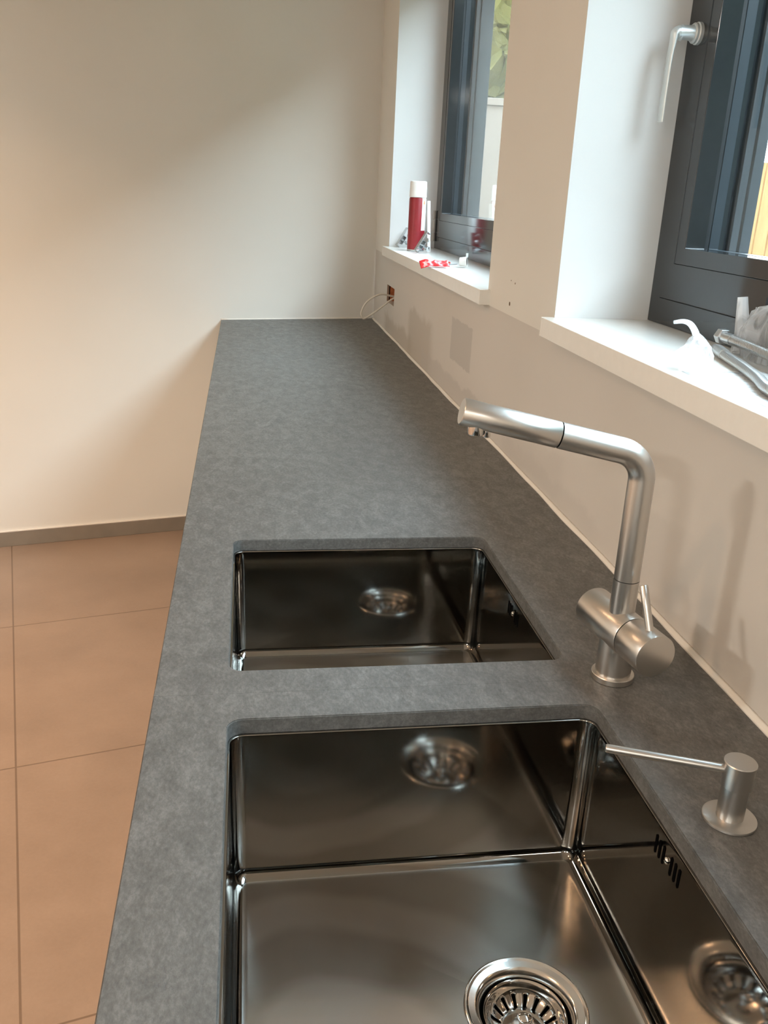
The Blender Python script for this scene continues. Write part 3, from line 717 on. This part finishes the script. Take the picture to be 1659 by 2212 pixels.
# white cap standing on its side
capo = thing('plastic_tube_cap', 'small white plastic tube cap lying on its side near the far window frame', 'tube cap', (.080, 2.600, SILL))
A = frame_from((.92, -.36, .10), (-.010, .006, .0150))
bm = bmesh.new(); lathe(bm, [(0, 0), (.0100, 0), (.0120, .0012), (.0138, .018), (.0142, .022), (.0130, .0218), (.0116, .004), (0, .003)], 40, A); obj('cap_shell', bm, mat_white, capo, smooth=True, auto=45)
bm = bmesh.new(); lathe(bm, [(0, .0165), (.0126, .0165), (.0128, .0205), (0, .0205)], 32, A); obj('dark_inside', bm, mat_black, capo)  # black disc stands in for shade in the cap's hollow
bm = bmesh.new(); box(bm, -.004, .004, -.0008, .0008, 0, .012); t = obj('rim_tab', bm, mat_white, capo, bevel=.0003); t.location = (.009, -.002, .0285); t.rotation_euler = (0, 0, math.radians(30))

# ------------------------------------------------------------------ wall cable
bm = bmesh.new()
path = smooth_path([(.040, 3.43, 1.040), (.004, 3.425, 1.047), (-.041, 3.42, 1.052), (-.088, 3.42, 1.024), (-.109, 3.42, .985), (-.101, 3.42, .961), (-.076, 3.42, .972), (-.030, 3.42, 1.006), (.004, 3.42, 1.033), (.040, 3.42, 1.050)], 10)
tube(bm, path, .0036, 14); o = obj('cable', bm, mat_cable, smooth=True); tag(o, 'pale electric cable looping out of the open wall box by the end wall', 'cable')

# ------------------------------------------------------------------ near sill: bags, hoses, sheet
def blob(name, mat, parent, loops_pts):
    bm = bmesh.new(); loft(bm, loops_pts, True, True, True); o = obj(name, bm, mat, parent, smooth=False); return o
def bag(name, label, loc, rings, seed, mat=mat_film, seg=18, amp=.012):
    r = thing(name, label, 'plastic bag', loc); loops = []
    for (cx, cy, z, rx, ry) in rings:
        L_ = []
        for k in range(seg):
            a = 2 * PI * k / seg; q = Vector((math.cos(a) * 2.1 + seed, math.sin(a) * 2.1, z * 45))
            f = 1 + noise.noise(q) * .55; 
            L_.append(Vector((cx + rx * math.cos(a) * f, cy + ry * math.sin(a) * f, z + (amp * .5 * noise.noise(q * 1.7 + Vector((5, 5, 5))) if z > .004 else 0))))
        loops.append(L_)
    bm = bmesh.new(); loft(bm, loops, True, False, True)
    for v in bm.verts: v.co.z = max(v.co.z, .0006)
    obj('bag_body', bm, mat, r); return r
b1 = bag('plastic_bag', 'small clear plastic bag with a twisted white tail at the front of the near sill', (.022, 1.055, SILL),
         [(-.004, 0, .001, .016, .024), (-.001, 0, .010, .019, .027), (-.002, 0, .022, .018, .026), (0, 0, .033, .014, .020), (0, .004, .040, .008, .011), (-.001, .006, .044, .003, .004)], 3.1)
bm = bmesh.new(); pth = smooth_path([(0, .006, .038), (-.003, .008, .048), (-.009, .012, .057), (-.018, .014, .060), (-.030, .015, .0585)], 6)
tube(bm, pth, [.0045 - .0028 * abs(i / (len(pth) - 1) - .2) for i in range(len(pth))], 10); obj('twisted_tail', bm, mat_film_knot, b1, smooth=True)
b2 = bag('plastic_bag', 'larger clear plastic bag standing against the near window frame', (.154, 1.105, SILL),
         [(0, 0, .001, .012, .085), (0, 0, .020, .013, .088), (.001, 0, .042, .011, .084), (.002, .0, .060, .009, .075), (.003, -.005, .072, .006, .055), (.004, -.008, .077, .002, .03)], 8.4, seg=26)
bm = bmesh.new(); pth = smooth_path([(.000, .072, .006), (.000, .078, .030), (-.001, .084, .055), (-.003, .088, .080)], 6)
tube(bm, pth, [.0125 - .0055 * i / (len(pth) - 1) for i in range(len(pth))], 9); obj('gathered_neck', bm, mat_film_knot, b2, smooth=False)

def hose(label, pts, nut=True):
    p = [Vector(q) for q in pts]; r = thing('braided_hose', label, 'hose', p[0], 'braided steel hoses on the near sill')
    loc = [q - p[0] for q in p]; path = smooth_path(loc, 12)
    m = mat_braid
    bm = bmesh.new(); tube(bm, path[3:], .0070, 20); obj('braid', bm, m, r, smooth=True)
    bm = bmesh.new(); tube(bm, path[2:10], .0077, 24); obj('sleeve', bm, mat_zinc, r, smooth=True, auto=40)
    if nut:
        d = (path[1] - path[0]).normalized()
        bm = bmesh.new(); lathe(bm, [(.006, -.006), (.0105, -.006), (.0112, -.005), (.0112, .005), (.0105, .006), (.006, .006)], 6, frame_from(d, path[0] + d * .001)); obj('nut', bm, mat_zinc, r, bevel=.0005)
    else:
        d = (path[1] - path[0]).normalized()
        bm = bmesh.new(); lathe(bm, [(0, -.012), (.0042, -.012), (.0055, -.004), (.0064, .006), (0, .006)], 20, frame_from(d, path[0])); obj('plug_end', bm, mat_zinc, r, smooth=True, auto=40)
    return r
def make_braid():
    m = M('braided_steel'); w = m.n('ShaderNodeTexWave', wave_type='BANDS'); w.inputs['Scale'].default_value = 190
    w.inputs['Distortion'].default_value = 0; m.l(m.co((1, 1, .6), (.3, .2, .8)), w.inputs['Vector'])
    m.set(color=m.ramp(w.outputs['Fac'], [(0, (.35, .34, .33, 1)), (1, (.72, .71, .69, 1))]), metal=1.0, rough=.32); m.bump(w.outputs['Fac'], .5, .0006); return m.m
mat_braid = make_braid()
hose('braided steel hose with a nut at its tip, upper one on the near sill', [(.128, 1.190, SILL + .0250), (.1290, 1.150, SILL + .0235), (.130, 1.095, SILL + .0210), (.128, 1.03, SILL + .0180), (.126, .93, SILL + .0150)])
hose('braided steel hose with a plain narrow end, lower one on the near sill', [(.116, 1.178, SILL + .0092), (.099, 1.115, SILL + .0084), (.083, 1.050, SILL + .0080), (.060, .972, SILL + .0079), (.036, .905, SILL + .0079), (.030, .82, SILL + .0079)], False)
# thin clear sheet lying under the hoses
bm = bmesh.new(); rows = []
for i in range(15):
    row = []
    for j in range(15):
        x = .002 + .118 * i / 14 + .006 * noise.noise(Vector((j * .5, 3, 1))); y = .78 + .27 * j / 14 + .012 * noise.noise(Vector((i * .5, 9, 1)))
        row.append(bm.verts.new((x, y, SILL + .0005 + .0008 * abs(noise.noise(Vector((x * 40, y * 25, 2)))))))
    rows.append(row)
for a, b in zip(rows, rows[1:]):
    for j in range(14): bm.faces.new((a[j], a[j + 1], b[j + 1], b[j]))
o = obj('plastic_sheet', bm, mat_film, smooth=True); so = o.modifiers.new('t', 'SOLIDIFY'); so.thickness = .0003; tag(o, 'flat translucent plastic sheet under the steel hoses on the near sill', 'plastic sheet')

# ------------------------------------------------------------------ outdoors
bm = bmesh.new(); box(bm, XO, 14, -8, 16, -.25, -.15); struct(obj('ground', bm, mat_ground), 'grass ground outside the windows')
fence = thing('timber_fence', 'orange timber board fence seen through the near window', 'fence', (3.9, 3.0, -.15))
bm = bmesh.new()
for i in range(52):
    y = i * .105; box(bm, -.011 + (.012 if i % 2 else 0), .011 + (.012 if i % 2 else 0), y, y + .100, 0, 1.95)
obj('board_panel', bm, mat_wood, fence)
for y in (0, 1.8, 3.6, 5.35):
    bm = bmesh.new(); box(bm, .024, .11, y, y + .09, 0, 2.0); obj('post', bm, mat_wood, fence, bevel=.004)
bm = bmesh.new(); box(bm, 0, 3.2, 0, .2, 0, 2.35); box(bm, -.02, 3.22, -.03, .23, 2.35, 2.41)
o = obj('garden_wall', bm, mat_beige_out, bevel=.005); o.location = (.6, 8.6, -.15); tag(o, 'pale beige rendered wall seen through the far window', 'garden wall')
bm = bmesh.new()
for i in range(24):
    bmesh.ops.create_icosphere(bm, subdivisions=5, radius=random.uniform(.45, .7), matrix=Matrix.Translation((random.uniform(0, 3.4), random.uniform(0, .9), random.uniform(1.0, 4.6))))
for v in bm.verts: v.co += Vector((noise.noise(v.co * 9), noise.noise(v.co * 9 + Vector((9, 0, 0))), noise.noise(v.co * 9 + Vector((0, 9, 0))))) * .16
o = obj('hedge', bm, mat_leaf); o.location = (.5, 9.3, -.15); tag(o, 'yellow green hedge rising behind the beige garden wall', 'hedge')

# tall unseen hedge added opposite the near window to block low sky
bm = bmesh.new(); box(bm, 0, 1.3, 0, 10.0, 0, 4.9)
bmesh.ops.subdivide_edges(bm, edges=bm.edges, cuts=47, use_grid_fill=True)
for v in bm.verts:
    if v.co.z > .05: v.co += Vector((noise.noise(v.co * 3), noise.noise(v.co * 3 + Vector((9, 0, 0))), noise.noise(v.co * 3 + Vector((0, 9, 0))))) * .22
o = obj('hedge', bm, mat_leaf_dark); o.location = (4.4, -7.4, -.15); tag(o, 'tall dark unseen hedge added opposite the near window to block low sky', 'hedge')

bm = bmesh.new(); box(bm, 0, 5.2, 0, .9, 0, 4.6)  # unseen hedge added to keep bright sky out of the window frame reflections
bmesh.ops.subdivide_edges(bm, edges=bm.edges, cuts=30, use_grid_fill=True)
for v in bm.verts:
    if v.co.z > .05: v.co += Vector((noise.noise(v.co * 3), noise.noise(v.co * 3 + Vector((9, 0, 0))), noise.noise(v.co * 3 + Vector((0, 9, 0))))) * .2
o = obj('hedge', bm, mat_leaf_dark); o.location = (.45, -9.0, -.15); tag(o, 'dark unseen hedge added far behind the camera to block sky reflections', 'hedge')
